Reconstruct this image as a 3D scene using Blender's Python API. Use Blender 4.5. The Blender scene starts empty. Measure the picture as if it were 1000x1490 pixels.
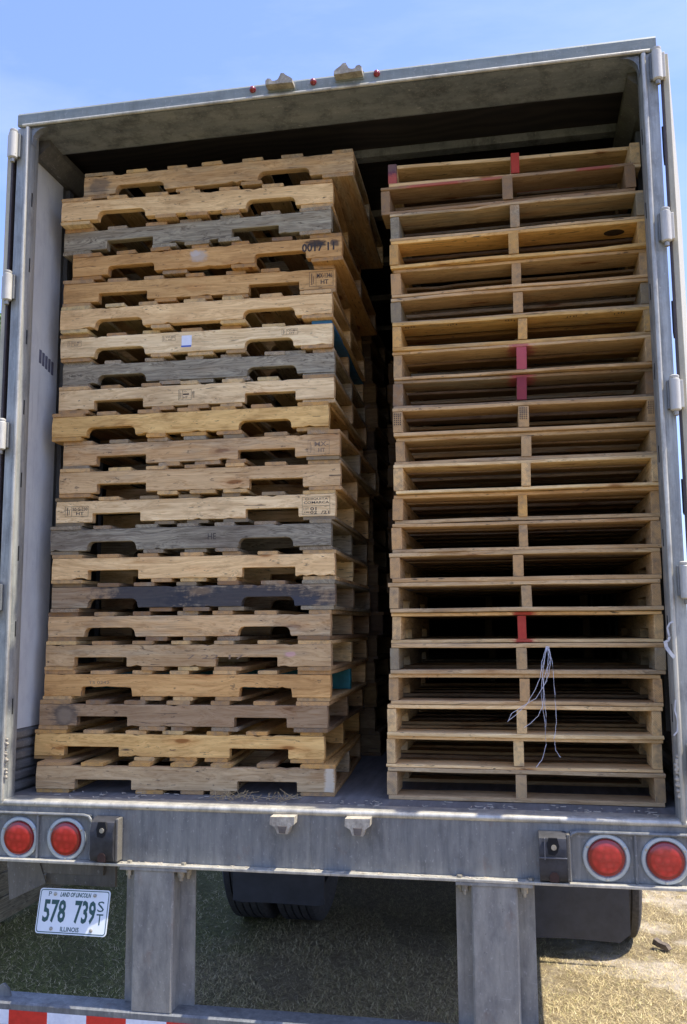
import bpy, bmesh, math, random
from mathutils import Vector, Matrix
R_ = math.radians
sc = bpy.context.scene
COL = sc.collection
rnd = random.Random(7)

# ------------------------------------------------------------ camera, sky, sun, exposure
CAM = (0.7208, -3.2712, 1.8537); YAW, PIT, ROL, FPX = 0.18778, 0.12645, -0.00721, 1311.74
cd = bpy.data.cameras.new('camera'); co = bpy.data.objects.new('camera', cd); COL.objects.link(co); sc.camera = co
c_, s_ = math.cos(YAW), math.sin(YAW)
Fv = Vector((-s_*math.cos(PIT), c_*math.cos(PIT), math.sin(PIT))); Rv = Vector((c_, s_, 0)); Uv = Rv.cross(Fv)
R2 = Rv*math.cos(ROL)+Uv*math.sin(ROL); U2 = -Rv*math.sin(ROL)+Uv*math.cos(ROL)
M = Matrix((R2, U2, -Fv)).transposed().to_4x4(); M.translation = Vector(CAM); co.matrix_world = M
cd.sensor_fit = 'VERTICAL'; cd.sensor_height = 24; cd.lens = FPX/1490*24; cd.clip_end = 2000; cd.clip_start = .05

SUN = Vector((.47, -.018, 1)).normalized()
ELEV = math.asin(SUN.z); AZ = math.atan2(SUN.x, SUN.y)
sd = bpy.data.lights.new('sun', 'SUN'); so = bpy.data.objects.new('sun', sd); COL.objects.link(so)
sd.energy = 3.1; sd.angle = R_(.53); sd.color = (1, .94, .84)
so.rotation_euler = SUN.to_track_quat('Z', 'Y').to_euler(); so.location = (6, -2, 12)
W = bpy.data.worlds.new('World'); sc.world = W; W.use_nodes = True
nt = W.node_tree; nt.nodes.clear()
out = nt.nodes.new('ShaderNodeOutputWorld'); bg = nt.nodes.new('ShaderNodeBackground')
sky = nt.nodes.new('ShaderNodeTexSky'); sky.sky_type = 'NISHITA'; sky.sun_disc = False
sky.sun_elevation = ELEV; sky.sun_rotation = AZ; sky.air_density = 1.0; sky.dust_density = 1.2; sky.ozone_density = 1.6
tc = nt.nodes.new('ShaderNodeTexCoord'); mp = nt.nodes.new('ShaderNodeMapping'); mp.inputs['Scale'].default_value = (1.0, 2.2, 4.5)
mp.inputs['Rotation'].default_value = (0, .35, .5)
cn = nt.nodes.new('ShaderNodeTexNoise'); cn.inputs['Scale'].default_value = 1.7; cn.inputs['Detail'].default_value = 8; cn.inputs['Roughness'].default_value = .6
cr = nt.nodes.new('ShaderNodeValToRGB'); cr.color_ramp.elements[0].position = .40; cr.color_ramp.elements[1].position = .82
cr.color_ramp.elements[0].color = (.12, .12, .12, 1); cr.color_ramp.elements[1].color = (.85, .85, .85, 1)
mx = nt.nodes.new('ShaderNodeMix'); mx.data_type = 'RGBA'; mx.inputs[7].default_value = (2.9, 3.2, 3.7, 1)
nt.links.new(tc.outputs['Generated'], mp.inputs[0]); nt.links.new(mp.outputs[0], cn.inputs[0]); nt.links.new(cn.outputs[0], cr.inputs[0])
nt.links.new(cr.outputs[0], mx.inputs[0]); nt.links.new(sky.outputs[0], mx.inputs[6])
tn = nt.nodes.new('ShaderNodeMix'); tn.data_type = 'RGBA'; tn.blend_type = 'MULTIPLY'; tn.inputs[0].default_value = 1; tn.inputs[7].default_value = (.55, .60, .86, 1)
nt.links.new(mx.outputs[2], tn.inputs[6]); nt.links.new(tn.outputs[2], bg.inputs[0]); bg.inputs[1].default_value = .15; nt.links.new(bg.outputs[0], out.inputs[0])
sc.view_settings.view_transform = 'Standard'; sc.view_settings.look = 'None'; sc.view_settings.exposure = 1.56; sc.view_settings.gamma = 1
sc.render.engine = 'CYCLES'
try:
    sc.cycles.max_bounces = 8; sc.cycles.diffuse_bounces = 3
except Exception: pass

# ------------------------------------------------------------ helpers
def tag(o, label=None, cat=None, group=None, kind=None):
    if label: o['label'] = label
    if cat: o['category'] = cat
    if group: o['group'] = group
    if kind: o['kind'] = kind
    return o
def empty(name, loc=(0, 0, 0), rz=0, parent=None):
    o = bpy.data.objects.new(name, None); COL.objects.link(o); o.location = loc; o.rotation_euler = (0, 0, rz)
    o.empty_display_size = .1
    if parent: o.parent = parent
    return o
def obj(name, bm, mat, parent=None, smooth=False):
    me = bpy.data.meshes.new(name)
    bmesh.ops.recalc_face_normals(bm, faces=bm.faces)
    if smooth:
        for f in bm.faces: f.smooth = True
    bm.to_mesh(me); bm.free()
    for m in (mat if isinstance(mat, (list, tuple)) else [mat]): me.materials.append(m)
    if smooth and hasattr(me, 'set_sharp_from_angle'): me.set_sharp_from_angle(angle=R_(35))
    o = bpy.data.objects.new(name, me); COL.objects.link(o)
    if parent: o.parent = parent
    return o
def bx(bm, x0, x1, y0, y1, z0, z1, bev=0, mi=0):
    vs = [bm.verts.new(p) for p in ((x0,y0,z0),(x1,y0,z0),(x1,y1,z0),(x0,y1,z0),(x0,y0,z1),(x1,y0,z1),(x1,y1,z1),(x0,y1,z1))]
    fs = [bm.faces.new([vs[i] for i in q]) for q in ((0,3,2,1),(4,5,6,7),(0,1,5,4),(1,2,6,5),(2,3,7,6),(3,0,4,7))]
    for f in fs: f.material_index = mi
    if bev:
        es = list({e for f in fs for e in f.edges})
        r = bmesh.ops.bevel(bm, geom=es, offset=bev, segments=2, profile=.6, affect='EDGES')
        for f in r['faces']: f.material_index = mi
def prism(bm, pts, a0, a1, axis='y', bev=0, mi=0, top=None):
    """closed polygon pts extruded along an axis; top = second polygon for a taper"""
    def P(p, a):
        if axis == 'y': return (p[0], a, p[1])
        if axis == 'x': return (a, p[0], p[1])
        return (p[0], p[1], a)
    A = [bm.verts.new(P(p, a0)) for p in pts]; B = [bm.verts.new(P(p, a1)) for p in (top or pts)]
    n = len(pts); fs = [bm.faces.new(A), bm.faces.new(B[::-1])]
    for i in range(n): fs.append(bm.faces.new((A[i], B[i], B[(i+1) % n], A[(i+1) % n])))
    for f in fs: f.material_index = mi
    if bev:
        es = [e for e in {e for f in fs for e in f.edges} if len(e.link_faces) == 2 and e.calc_face_angle(0) > .6]
        bmesh.ops.bevel(bm, geom=es, offset=bev, segments=1, affect='EDGES')
def tube(bm, pts, r, n=8, cap=True, mi=0):
    pts = [Vector(p) for p in pts]; rings = []
    up = Vector((0, 0, 1))
    for i, p in enumerate(pts):
        d = (pts[min(i+1, len(pts)-1)]-pts[max(i-1, 0)]).normalized()
        a = d.cross(up)
        if a.length < .05: a = d.cross(Vector((0, 1, 0)))
        a.normalize(); b = d.cross(a).normalized()
        rr = r[i] if isinstance(r, (list, tuple)) else r
        rings.append([bm.verts.new(p+a*math.cos(2*math.pi*k/n)*rr+b*math.sin(2*math.pi*k/n)*rr) for k in range(n)])
    for i in range(len(rings)-1):
        for k in range(n):
            f = bm.faces.new((rings[i][k], rings[i][(k+1) % n], rings[i+1][(k+1) % n], rings[i+1][k])); f.material_index = mi
    if cap:
        bm.faces.new(rings[0][::-1]).material_index = mi; bm.faces.new(rings[-1]).material_index = mi
def lathe(bm, prof, center, axis='y', n=32, mi=0, closed=False):
    """prof: (radius, height along axis)"""
    rings = []
    for r, h in prof:
        ring = []
        for k in range(n):
            t = 2*math.pi*k/n; a, b = r*math.cos(t), r*math.sin(t)
            p = {'y': (a, h, b), 'x': (h, a, b), 'z': (a, b, h)}[axis]
            ring.append(bm.verts.new(Vector(p)+Vector(center)))
        rings.append(ring)
    m = len(rings)
    for i in range(m if closed else m-1):
        A, B = rings[i], rings[(i+1) % m]
        for k in range(n):
            bm.faces.new((A[k], A[(k+1) % n], B[(k+1) % n], B[k])).material_index = mi
    if not closed:
        bm.faces.new(rings[0][::-1]).material_index = mi; bm.faces.new(rings[-1]).material_index = mi
def text_bm(bm, s, x0, x1, z0, z1, y, shear=0, mi=0, keep=False, off=0.0):
    """lettering facing -Y that fills the box x0..x1, z0..z1"""
    cu = bpy.data.curves.new('t', 'FONT'); cu.body = s; cu.shear = shear; cu.resolution_u = 2; cu.offset = off
    o = bpy.data.objects.new('t', cu); COL.objects.link(o); bpy.context.view_layer.update()
    me = bpy.data.meshes.new_from_object(o.evaluated_get(bpy.context.evaluated_depsgraph_get()))
    bpy.data.objects.remove(o); bpy.data.curves.remove(cu)
    if not me.vertices: return
    xs = [v.co.x for v in me.vertices]; ys = [v.co.y for v in me.vertices]
    ax, bx_, ay, by = min(xs), max(xs), min(ys), max(ys)
    kx = (x1-x0)/max(bx_-ax, 1e-6); kz = (z1-z0)/max(by-ay, 1e-6)
    vs = [bm.verts.new((x0+(v.co.x-ax)*kx, y, z0+(v.co.y-ay)*kz)) for v in me.vertices]
    for p in me.polygons:
        try: bm.faces.new([vs[i] for i in p.vertices]).material_index = mi
        except ValueError: pass
    bpy.data.meshes.remove(me)
def quad(bm, x0, x1, z0, z1, y, mi=0):
    bm.faces.new([bm.verts.new(p) for p in ((x0, y, z0), (x1, y, z0), (x1, y, z1), (x0, y, z1))]).material_index = mi

# ------------------------------------------------------------ materials
class G:
    def __init__(s, name):
        s.m = bpy.data.materials.new(name); s.m.use_nodes = True; s.t = s.m.node_tree; s.b = s.t.nodes['Principled BSDF']
    def n(s, kind, **k):
        o = s.t.nodes.new('ShaderNode'+kind)
        for a, v in k.items():
            if a.startswith('i_'): o.inputs[a[2:].replace('_', ' ')].default_value = v
            else: setattr(o, a, v)
        return o
    def l(s, a, b): s.t.links.new(a, b)
    def noise(s, vec, scale, detail=4, rough=.55, dist=0):
        o = s.n('TexNoise'); o.inputs['Scale'].default_value = scale; o.inputs['Detail'].default_value = detail
        o.inputs['Roughness'].default_value = rough; o.inputs['Distortion'].default_value = dist; s.l(vec, o.inputs['Vector']); return o.outputs[0]
    def map(s, vec, scale=(1, 1, 1), loc=(0, 0, 0)):
        o = s.n('Mapping'); o.inputs['Scale'].default_value = scale; o.inputs['Location'].default_value = loc; s.l(vec, o.inputs[0]); return o.outputs[0]
    def ramp(s, f, a, b, ca=(0, 0, 0, 1), cb=(1, 1, 1, 1)):
        o = s.n('ValToRGB'); e = o.color_ramp.elements; e[0].position = a; e[1].position = b; e[0].color = ca; e[1].color = cb; s.l(f, o.inputs[0]); return o.outputs[0]
    def mix(s, f, a, b, mode='MIX'):
        o = s.n('Mix', data_type='RGBA', blend_type=mode)
        for v, i in ((f, 0), (a, 6), (b, 7)):
            if hasattr(v, 'links'): s.l(v, o.inputs[i])
            else: o.inputs[i].default_value = v if i == 0 else (tuple(v)+(1,))[:4]
        return o.outputs[2]
    def math(s, op, a, b=0, c=None):
        o = s.n('Math', operation=op)
        for v, i in ((a, 0), (b, 1), (c, 2)):
            if v is None: continue
            if hasattr(v, 'links'): s.l(v, o.inputs[i])
            else: o.inputs[i].default_value = v
        return o.outputs[0]
    def bump(s, h, strength=.3, dist=.002):
        o = s.n('Bump'); o.inputs['Strength'].default_value = strength; o.inputs['Distance'].default_value = dist
        s.l(h, o.inputs['Height']); s.l(o.outputs[0], s.b.inputs['Normal'])
    def set(s, col=None, rough=None, metal=None, spec=None):
        for v, k in ((col, 'Base Color'), (rough, 'Roughness'), (metal, 'Metallic'), (spec, 'Specular IOR Level')):
            if v is None: continue
            if hasattr(v, 'links'): s.l(v, s.b.inputs[k])
            else: s.b.inputs[k].default_value = (tuple(v)+(1,))[:4] if k == 'Base Color' else v
        return s.m

def make_wood(name='pallet_wood', spots=()):
    """grain along the board's own X; tone and weathering come from the object's colour.
    spots: (x, y, z, rx, ry, rz, colour, strength) in the board's own coordinates"""
    g = G(name); tc = g.n('TexCoord'); oi = g.n('ObjectInfo')
    P = tc.outputs['Object']; rv = oi.outputs['Random']
    off = g.n('VectorMath', operation='SCALE'); off.inputs[0].default_value = (37.1, 19.7, 53.3); g.l(rv, off.inputs['Scale'])
    add = g.n('VectorMath', operation='ADD'); g.l(P, add.inputs[0]); g.l(off.outputs[0], add.inputs[1]); Q = add.outputs[0]
    base = oi.outputs['Color']; wth = oi.outputs['Alpha']
    # long grain streaks, bent by a slow noise so they swirl round where a knot would be
    slow = g.noise(g.map(Q, (2.2, 9, 9)), 1, 2)
    sh = g.math('MULTIPLY', g.math('SUBTRACT', slow, .5), .16)
    cx = g.n('CombineXYZ'); g.l(sh, cx.inputs[1]); g.l(sh, cx.inputs[2])
    a2 = g.n('VectorMath', operation='ADD'); g.l(Q, a2.inputs[0]); g.l(cx.outputs[0], a2.inputs[1]); Q2 = a2.outputs[0]
    fine = g.noise(g.map(Q2, (5, 190, 190)), 1, 5, .6)
    mid = g.noise(g.map(Q2, (1.6, 62, 62)), 1, 3, .5)
    broad = g.noise(g.map(Q, (3.4, 10, 10)), 1, 4, .6)
    c1 = g.mix(g.ramp(mid, .35, .68), g.mix(1, base, (.84, .78, .70), 'MULTIPLY'), g.mix(1, base, (1.08, 1.07, 1.03), 'MULTIPLY'))
    c2 = g.mix(g.ramp(fine, .28, .52), g.mix(1, c1, (.72, .63, .52), 'MULTIPLY'), c1)
    c3 = g.mix(g.math('MULTIPLY', g.ramp(broad,   .48, .72), .6), c2, g.mix(1, c2, (.62, .56, .52), 'MULTIPLY'))
    # knots
    vo = g.n('TexVoronoi', feature='F1'); g.l(g.map(Q, (4.2, 15, 15)), vo.inputs['Vector']); vo.inputs['Scale'].default_value = 1
    kn = g.n('TexVoronoi', feature='F1'); g.l(g.map(Q, (4.2, 15, 15)), kn.inputs['Vector'])
    sep = g.n('SeparateColor'); g.l(vo.outputs['Color'], sep.inputs[0])
    pick = g.math('GREATER_THAN', sep.outputs[0], .60)
    kd = g.math('ADD', vo.outputs['Distance'], g.math('MULTIPLY', g.math('SUBTRACT', fine, .5), .12))
    ring = g.math('MULTIPLY', g.ramp(kd, .10, .17, (1, 1, 1, 1), (0, 0, 0, 1)), pick)
    halo = g.math('MULTIPLY', g.ramp(kd, .12, .42, (1, 1, 1, 1), (0, 0, 0, 1)), pick)
    c4 = g.mix(g.math('MULTIPLY', halo, .45), c3, g.mix(1, c3, (.78, .55, .38), 'MULTIPLY'))
    c5 = g.mix(g.math('MULTIPLY', ring, .85), c4, g.mix(1, base, (.34, .19, .1), 'MULTIPLY'))
    # weathering: grey, patchy, stronger along the grain
    wn = g.noise(g.map(Q, (2.6, 14, 14)), 1, 5, .62)
    wl = g.math('SUBTRACT', g.math('ADD', wn, g.math('MULTIPLY', wth, .9)), .84)
    wm = g.ramp(wl, .0, .26)
    gr = g.mix(g.ramp(fine, .3, .6), (.125, .11, .08), g.mix(g.ramp(mid, .3, .7), (.28, .24, .165), (.51, .45, .30)))
    c6 = g.mix(g.math('MULTIPLY', wm, .78), c5, gr)
    # dirt specks, scuffs
    sp = g.noise(g.map(Q, (22, 60, 60)), 1, 3, .7)
    c7 = g.mix(g.math('MULTIPLY', g.ramp(sp, .63, .70), .65), c6, (.07, .05, .035))
    sc2 = g.noise(g.map(Q, (9, 26, 26)), 1, 6, .7)
    c7 = g.mix(g.math('MULTIPLY', g.ramp(sc2, .54, .74), .5), c7, g.mix(1, c7, (.38, .31, .25), 'MULTIPLY'))
    # dark cracks along the grain
    ck = g.noise(g.map(Q2, (1.3, 120, 120), (5, 2, 9)), 1, 2, .5)
    c7 = g.mix(g.math('MULTIPLY', g.ramp(ck, .70, .725), .85), c7, (.06, .045, .035))
    # end grain: arcs of growth rings on the sawn ends
    no = g.n('SeparateXYZ'); g.l(tc.outputs['Normal'], no.inputs[0])
    isend = g.math('GREATER_THAN', g.math('ABSOLUTE', no.outputs[0]), .8)
    sx = g.n('SeparateXYZ'); g.l(P, sx.inputs[0])
    oy = g.math('MULTIPLY', g.math('SUBTRACT', rv, .5), .16)
    cz = g.n('CombineXYZ'); g.l(g.math('ADD', sx.outputs[1], oy), cz.inputs[0]); g.l(g.math('ADD', sx.outputs[2], g.math('MULTIPLY', oy, .7)), cz.inputs[1])
    wv = g.n('TexWave', wave_type='RINGS', rings_direction='Z', i_Scale=70.0, i_Distortion=1.6, i_Detail=2.0, i_Detail_Scale=1.2); g.l(cz.outputs[0], wv.inputs['Vector'])
    en = g.mix(g.math('MULTIPLY', wv.outputs['Fac'], .75), g.mix(1, base, (.98, .9, .78), 'MULTIPLY'), g.mix(1, base, (.52, .42, .32), 'MULTIPLY'))
    dn = g.noise(g.map(Q, (1, 34, 34)), 1, 4, .65)
    en = g.mix(g.math('MULTIPLY', g.ramp(dn, .45, .7), .6), en, (.16, .13, .10))
    en = g.mix(g.math('MULTIPLY', wm, .7), en, gr)
    col = g.mix(isend, c7, en)
    ndst = g.noise(g.map(P, (1, 1, 1)), 32, 5, .65)
    for (x, y, z, rx, ry, rz, cl, st) in spots:
        mpn = g.map(P, (1/rx, 1/ry, 1/rz), (-x/rx, -y/ry, -z/rz))
        ln = g.n('VectorMath', operation='LENGTH'); g.l(mpn, ln.inputs[0])
        dd = g.math('ADD', ln.outputs['Value'], g.math('MULTIPLY', g.math('SUBTRACT', ndst, .5), 1.1))
        col = g.mix(g.math('MULTIPLY', g.ramp(g.math('ADD', dd, g.math('MULTIPLY', g.math('SUBTRACT', fine, .5), .9)), .62, 1.1, (1, 1, 1, 1), (0, 0, 0, 1)), st), col, g.mix(.25, cl, g.mix(1, cl, g.mix(.5, c7, (1, 1, 1)), 'MULTIPLY')))
    hv = g.n('HueSaturation'); g.l(col, hv.inputs['Color']); g.l(g.math('ADD', 1.0, g.math('MULTIPLY', g.math('SUBTRACT', g.noise(g.map(Q, (1.3, 5, 5), (7, 7, 7)), 1, 3), .5), .5)), hv.inputs['Value']); col = hv.outputs[0]
    g.bump(g.math('ADD', g.math('MULTIPLY', fine, .7), g.math('MULTIPLY', g.math('ADD', mid, broad), .6)), .55, .0016)
    return g.set(col, .78, 0, .25)
WOOD = make_wood()

def make_metal(name, a, b, rough=.48, metal=.3, streak=(24, 24, 2.2), stain=(.075, .072, .068), st=.5, bmp=.25, rust=0):
    a = (a[0]*1.10, a[1]*1.03, a[2]*.84); b = (b[0]*1.10, b[1]*1.03, b[2]*.84)
    g = G(name); P = g.n('TexCoord').outputs['Object']
    n1 = g.noise(g.map(P, streak), 1, 8, .7); n2 = g.noise(g.map(P, (11, 11, 6)), 1, 8, .68); n3 = g.noise(g.map(P, (90, 90, 60)), 1, 4, .65)
    c = g.mix(g.ramp(n1, .34, .66), a, b)
    c = g.mix(g.math('MULTIPLY', g.ramp(n2, .48, .66), st), c, stain)
    c = g.mix(g.math('MULTIPLY', g.ramp(n3, .60, .68), .5), c, g.mix(.45, b, (.55, .53, .5)))
    # vertical drips, sideways scratches, dark pits
    dr = g.noise(g.map(P, (70, 70, 2.6)), 1, 5, .7)
    c = g.mix(g.math('MULTIPLY', g.ramp(dr, .58, .70), .45), c, g.mix(.5, a, (.03, .028, .026)))
    sc_ = g.noise(g.map(P, (7, 7, 160)), 1, 4, .75)
    c = g.mix(g.math('MULTIPLY', g.ramp(sc_, .67, .70), .5), c, g.mix(.6, b, (.6, .59, .57)))
    pt = g.noise(g.map(P, (46, 46, 34), (4, 4, 4)), 1, 5, .75)
    c = g.mix(g.math('MULTIPLY', g.ramp(pt, .66, .70), .7), c, g.mix(.75, a, (.02, .018, .016)))
    if rust: c = g.mix(g.math('MULTIPLY', g.ramp(g.noise(g.map(P, (11, 11, 7), (3, 1, 2)), 1, 5, .7), .6, .72), rust), c, (.19, .09, .045))
    g.l(g.ramp(n2, .3, .8, (rough-.12,)*3+(1,), (rough+.22,)*3+(1,)), g.b.inputs['Roughness'])
    g.bump(g.math('ADD', n1, n3), bmp, .0015)
    return g.set(c, None, metal)
GALV = make_metal('galvanised_steel', (.125, .14, .166), (.225, .24, .268), .5, .2, (34, 34, 4), st=.55, bmp=.45, rust=.35)
JAMB = make_metal('jamb_steel', (.19, .215, .245), (.42, .445, .47), .45, .25, (30, 30, 2.5), st=.45, bmp=.4)
HEAD = make_metal('header_steel', (.17, .205, .215), (.24, .27, .28), .5, .2, (6, 6, 30), st=.3)
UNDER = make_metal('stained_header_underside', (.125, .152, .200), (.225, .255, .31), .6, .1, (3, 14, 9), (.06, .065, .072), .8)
ALU = make_metal('bright_aluminium', (.34, .345, .35), (.56, .56, .55), .4, .35, st=.45)
SHADEDM = make_metal('shade_darkened_skin', (.075, .078, .085), (.12, .125, .13), .6, .1)  # interior shade put into the colour of the walls and their posts
DARKM = make_metal('dark_steel', (.035, .037, .04), (.07, .07, .07), .55, .2)
POST = make_metal('post_steel', (.185, .192, .21), (.30, .31, .325), .5, .2, (26, 26, 7), st=.4, bmp=.45, rust=.3)
GREYP = make_metal('grey_underbody', (.11, .108, .104), (.165, .16, .155), .6, .1)
WHITEP = make_metal('white_hinge', (.42, .43, .46), (.55, .56, .58), .4, .0, st=.25)
KEEP = make_metal('crusted_casting', (.22, .21, .20), (.46, .44, .41), .8, .0, (50, 50, 50), (.20, .17, .13), .8, .6)
WALLM = make_metal('interior_liner', (.50, .545, .63), (.58, .625, .70), .55, 0, (4, 4, 2), (.36, .36, .37), .35, .08)
SCUFF = make_metal('scuff_band', (.10, .105, .12), (.24, .25, .27), .4, .3, (8, 3, 30), st=.5)
CREAM = make_metal('door_panel', (.36, .345, .29), (.50, .48, .40), .5, 0, st=.2)
def plain(name, col, rough=.5, metal=0, nz=.25, sc_=40, spec=.5):
    g = G(name); P = g.n('TexCoord').outputs['Object']; n = g.noise(P, sc_, 5, .6)
    lo = tuple(v*(1-nz) for v in col); hi = tuple(min(1, v*(1+nz)) for v in col)
    g.bump(n, .2, .001)
    return g.set(g.mix(g.ramp(n, .3, .7), lo, hi), rough, metal, spec)
RUB = plain('black_rubber', (.028, .028, .030), .55, 0, .5, 30)
FLAP = plain('mudflap_rubber', (.035, .037, .042), .42, 0, .25, 14)
TYRE = plain('tyre_rubber', (.05, .047, .044), .8, 0, .4, 50)
SEAL = plain('door_seal', (.05, .038, .035), .6)
PLATEW = plain('plate_white', (.74, .77, .74), .35, 0, .05, 12)
PLATEG = plain('plate_green', (.02, .075, .06), .4, 0, .2)
INK = plain('stamp_ink', (.045, .035, .03), .8, 0, .5, 400)
INKF = plain('faded_stamp_ink', (.24, .165, .10), .8, 0, .3, 400)
SLOTM = plain('slot_black', (.008, .008, .008), .9)
RINGM = plain('lamp_ring', (.42, .46, .45), .35, .3, .08)
DIAL = plain('sticker_white', (.78, .80, .84), .5, 0, .05)
BLUE = plain('sticker_blue', (.05, .12, .45), .5, 0, .1)
BOLT = make_metal('bolt_steel', (.25, .24, .22), (.45, .44, .42), .45, .6, (40, 40, 40))
TWINE = plain('white_plastic_twine', (.72, .70, .72), .4, 0, .1)
STRAP = plain('torn_white_strap', (.5, .5, .48), .7, 0, .2)
TAPER = plain('red_tape', (.62, .035, .025), .3, 0, .12, 60)
TAPEW = plain('white_tape', (.72, .74, .78), .3, 0, .08, 60)
def lens():
    g = G('red_lens'); P = g.n('TexCoord').outputs['Object']
    v = g.n('TexVoronoi', feature='F1', i_Scale=40.0, i_Randomness=.6); g.l(P, v.inputs['Vector'])
    ln = g.n('VectorMath', operation='LENGTH'); g.l(g.map(P, (1, 0, 1)), ln.inputs[0]); rd = ln.outputs['Value']
    c = g.mix(g.ramp(v.outputs['Distance'], .05, .55), (.60, .03, .026), (.40, .016, .013))
    c = g.mix(g.ramp(rd, .046, .050), c, (.22, .008, .008))
    g.bump(v.outputs['Distance'], .25, .002)
    g.b.inputs['Coat Weight'].default_value = .6
    return g.set(c, .22, 0, .5)
LENS = lens()
def flo():
    g = G('worn_trailer_floor'); P = g.n('TexCoord').outputs['Object']
    n = g.noise(g.map(P, (30, 3, 3)), 1, 6, .65); n2 = g.noise(P, 24, 6, .7); n3 = g.noise(P, 90, 3, .6)
    c = g.mix(g.ramp(n, .3, .7), (.11, .105, .095), (.22, .212, .195))
    c = g.mix(g.math('MULTIPLY', g.ramp(n2, .5, .72), .6), c, (.22, .20, .17))
    c = g.mix(g.ramp(n3, .70, .76), c, (.42, .38, .30))
    g.bump(n2, .5, .004)
    return g.set(c, .7, 0)
FLOOR = flo()
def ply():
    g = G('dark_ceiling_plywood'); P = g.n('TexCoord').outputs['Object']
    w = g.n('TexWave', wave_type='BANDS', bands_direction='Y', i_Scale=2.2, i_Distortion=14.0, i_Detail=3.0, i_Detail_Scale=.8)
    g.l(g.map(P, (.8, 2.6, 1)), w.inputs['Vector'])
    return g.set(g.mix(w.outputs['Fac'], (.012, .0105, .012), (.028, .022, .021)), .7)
PLY = ply()
def ground_mat(name, blade=False):
    g = G(name)
    P = g.n('NewGeometry').outputs['Position']
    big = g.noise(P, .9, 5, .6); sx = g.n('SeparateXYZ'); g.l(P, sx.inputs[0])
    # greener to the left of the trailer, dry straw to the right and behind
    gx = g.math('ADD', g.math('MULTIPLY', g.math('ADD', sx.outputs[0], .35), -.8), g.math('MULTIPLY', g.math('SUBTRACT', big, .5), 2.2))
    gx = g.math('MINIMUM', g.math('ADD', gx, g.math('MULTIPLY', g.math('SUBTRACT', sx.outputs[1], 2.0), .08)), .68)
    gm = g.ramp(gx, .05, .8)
    if blade:
        rn = g.n('NewGeometry').outputs['Random Per Island']
        dry = g.mix(rn, (.36, .26, .10), (.85, .70, .38)); grn = g.mix(rn, (.065, .115, .010), (.27, .28, .05))
        gm2 = g.ramp(g.math('ADD', gx, g.math('MULTIPLY', g.math('SUBTRACT', rn, .5), .5)), .2, .7)
        return g.set(g.mix(g.math('MULTIPLY', g.math('LESS_THAN', rn, .82), g.math('MAXIMUM', gm2, g.math('MULTIPLY', g.math('GREATER_THAN', rn, .7), .7))), dry, grn), .6, 0, .3)
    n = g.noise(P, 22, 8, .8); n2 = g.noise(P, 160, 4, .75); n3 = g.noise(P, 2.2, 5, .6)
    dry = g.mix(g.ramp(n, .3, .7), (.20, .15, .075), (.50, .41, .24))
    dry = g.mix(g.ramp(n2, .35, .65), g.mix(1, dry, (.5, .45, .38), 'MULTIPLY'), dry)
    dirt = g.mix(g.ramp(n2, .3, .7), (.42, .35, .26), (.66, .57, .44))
    dry = g.mix(g.math('MULTIPLY', g.ramp(n3, .50, .62), g.ramp(sx.outputs[0], .75, 1.0)), dry, dirt)  # real pale soil, masked to the sunlit side so shaded ground stays darker
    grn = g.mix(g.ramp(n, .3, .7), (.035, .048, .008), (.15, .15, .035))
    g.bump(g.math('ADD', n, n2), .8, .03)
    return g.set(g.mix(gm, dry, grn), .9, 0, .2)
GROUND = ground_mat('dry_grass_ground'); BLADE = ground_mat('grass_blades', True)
def leafm():
    g = G('leaves'); rn = g.n('NewGeometry').outputs['Random Per Island']
    g.b.inputs['Transmission Weight'].default_value = 0
    return g.set(g.mix(rn, (.05, .11, .02), (.14, .22, .05)), .6)
LEAF = leafm(); BARK = plain('bark', (.11, .085, .06), .9, 0, .5, 12)

# ------------------------------------------------------------ setting: ground, grass
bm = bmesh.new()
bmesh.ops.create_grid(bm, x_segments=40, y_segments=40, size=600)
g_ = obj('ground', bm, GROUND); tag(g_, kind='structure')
bm = bmesh.new(); r = random.Random(3)
def blade(x, y):
    h = r.uniform(.003, .020); a = r.uniform(0, 6.283); ln = r.uniform(.012, .045); w = r.uniform(.0006, .0014)
    dx, dy = math.cos(a)*ln, math.sin(a)*ln; px, py = -math.sin(a)*w, math.cos(a)*w
    v = [bm.verts.new(p) for p in ((x-px, y-py, 0), (x+px, y+py, 0), (x+dx, y+dy, h))]
    bm.faces.new(v)
for i in range(210000):
    y = .9+(r.random()**1.5)*4.6; x = r.uniform(-3.4-.1*y, 2.0+.25*y)
    d = math.sin(x*5.1+1)*math.sin(y*4.3+.5)+math.sin(x*11+y*7)*.5
    if d < -.5 and r.random() < .6: continue
    blade(x, y)
gs = obj('grass', bm, BLADE); tag(gs, 'short dry straw coloured grass turning green left of the trailer', 'grass', kind='stuff')

# ------------------------------------------------------------ trailer
FL = 1.2; ZT = 4.02; LEN = 14.5; XI = 1.287; XO = 1.297
tr = empty('semi_trailer', (0, 7, 0))
tag(tr, 'open grey semi-trailer seen from the rear, loaded with two stacks of wooden pallets', 'trailer')
def P(name, bm, mat, parent=None, smooth=False, label=None):
    o = obj(name, bm, mat, parent or tr, smooth)
    if (parent or tr) is tr: o.location = (0, -7, 0)
    if label: o['label'] = label
    return o
bm = bmesh.new(); bx(bm, -XI+.001, XI-.001, .012, LEN, FL-.05, FL); P('floor', bm, FLOOR)
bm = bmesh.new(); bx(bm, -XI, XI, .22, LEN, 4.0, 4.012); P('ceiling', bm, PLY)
bm = bmesh.new(); bx(bm, -XO, XO, .225, LEN+.03, 4.014, 4.024); P('roof', bm, ALU)
bm = bmesh.new(); bx(bm, -XO, XO, LEN, LEN+.03, FL-.1, 4.01); P('front_wall', bm, PLY)  # near-black colour stands in for the darkness deep inside
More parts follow.
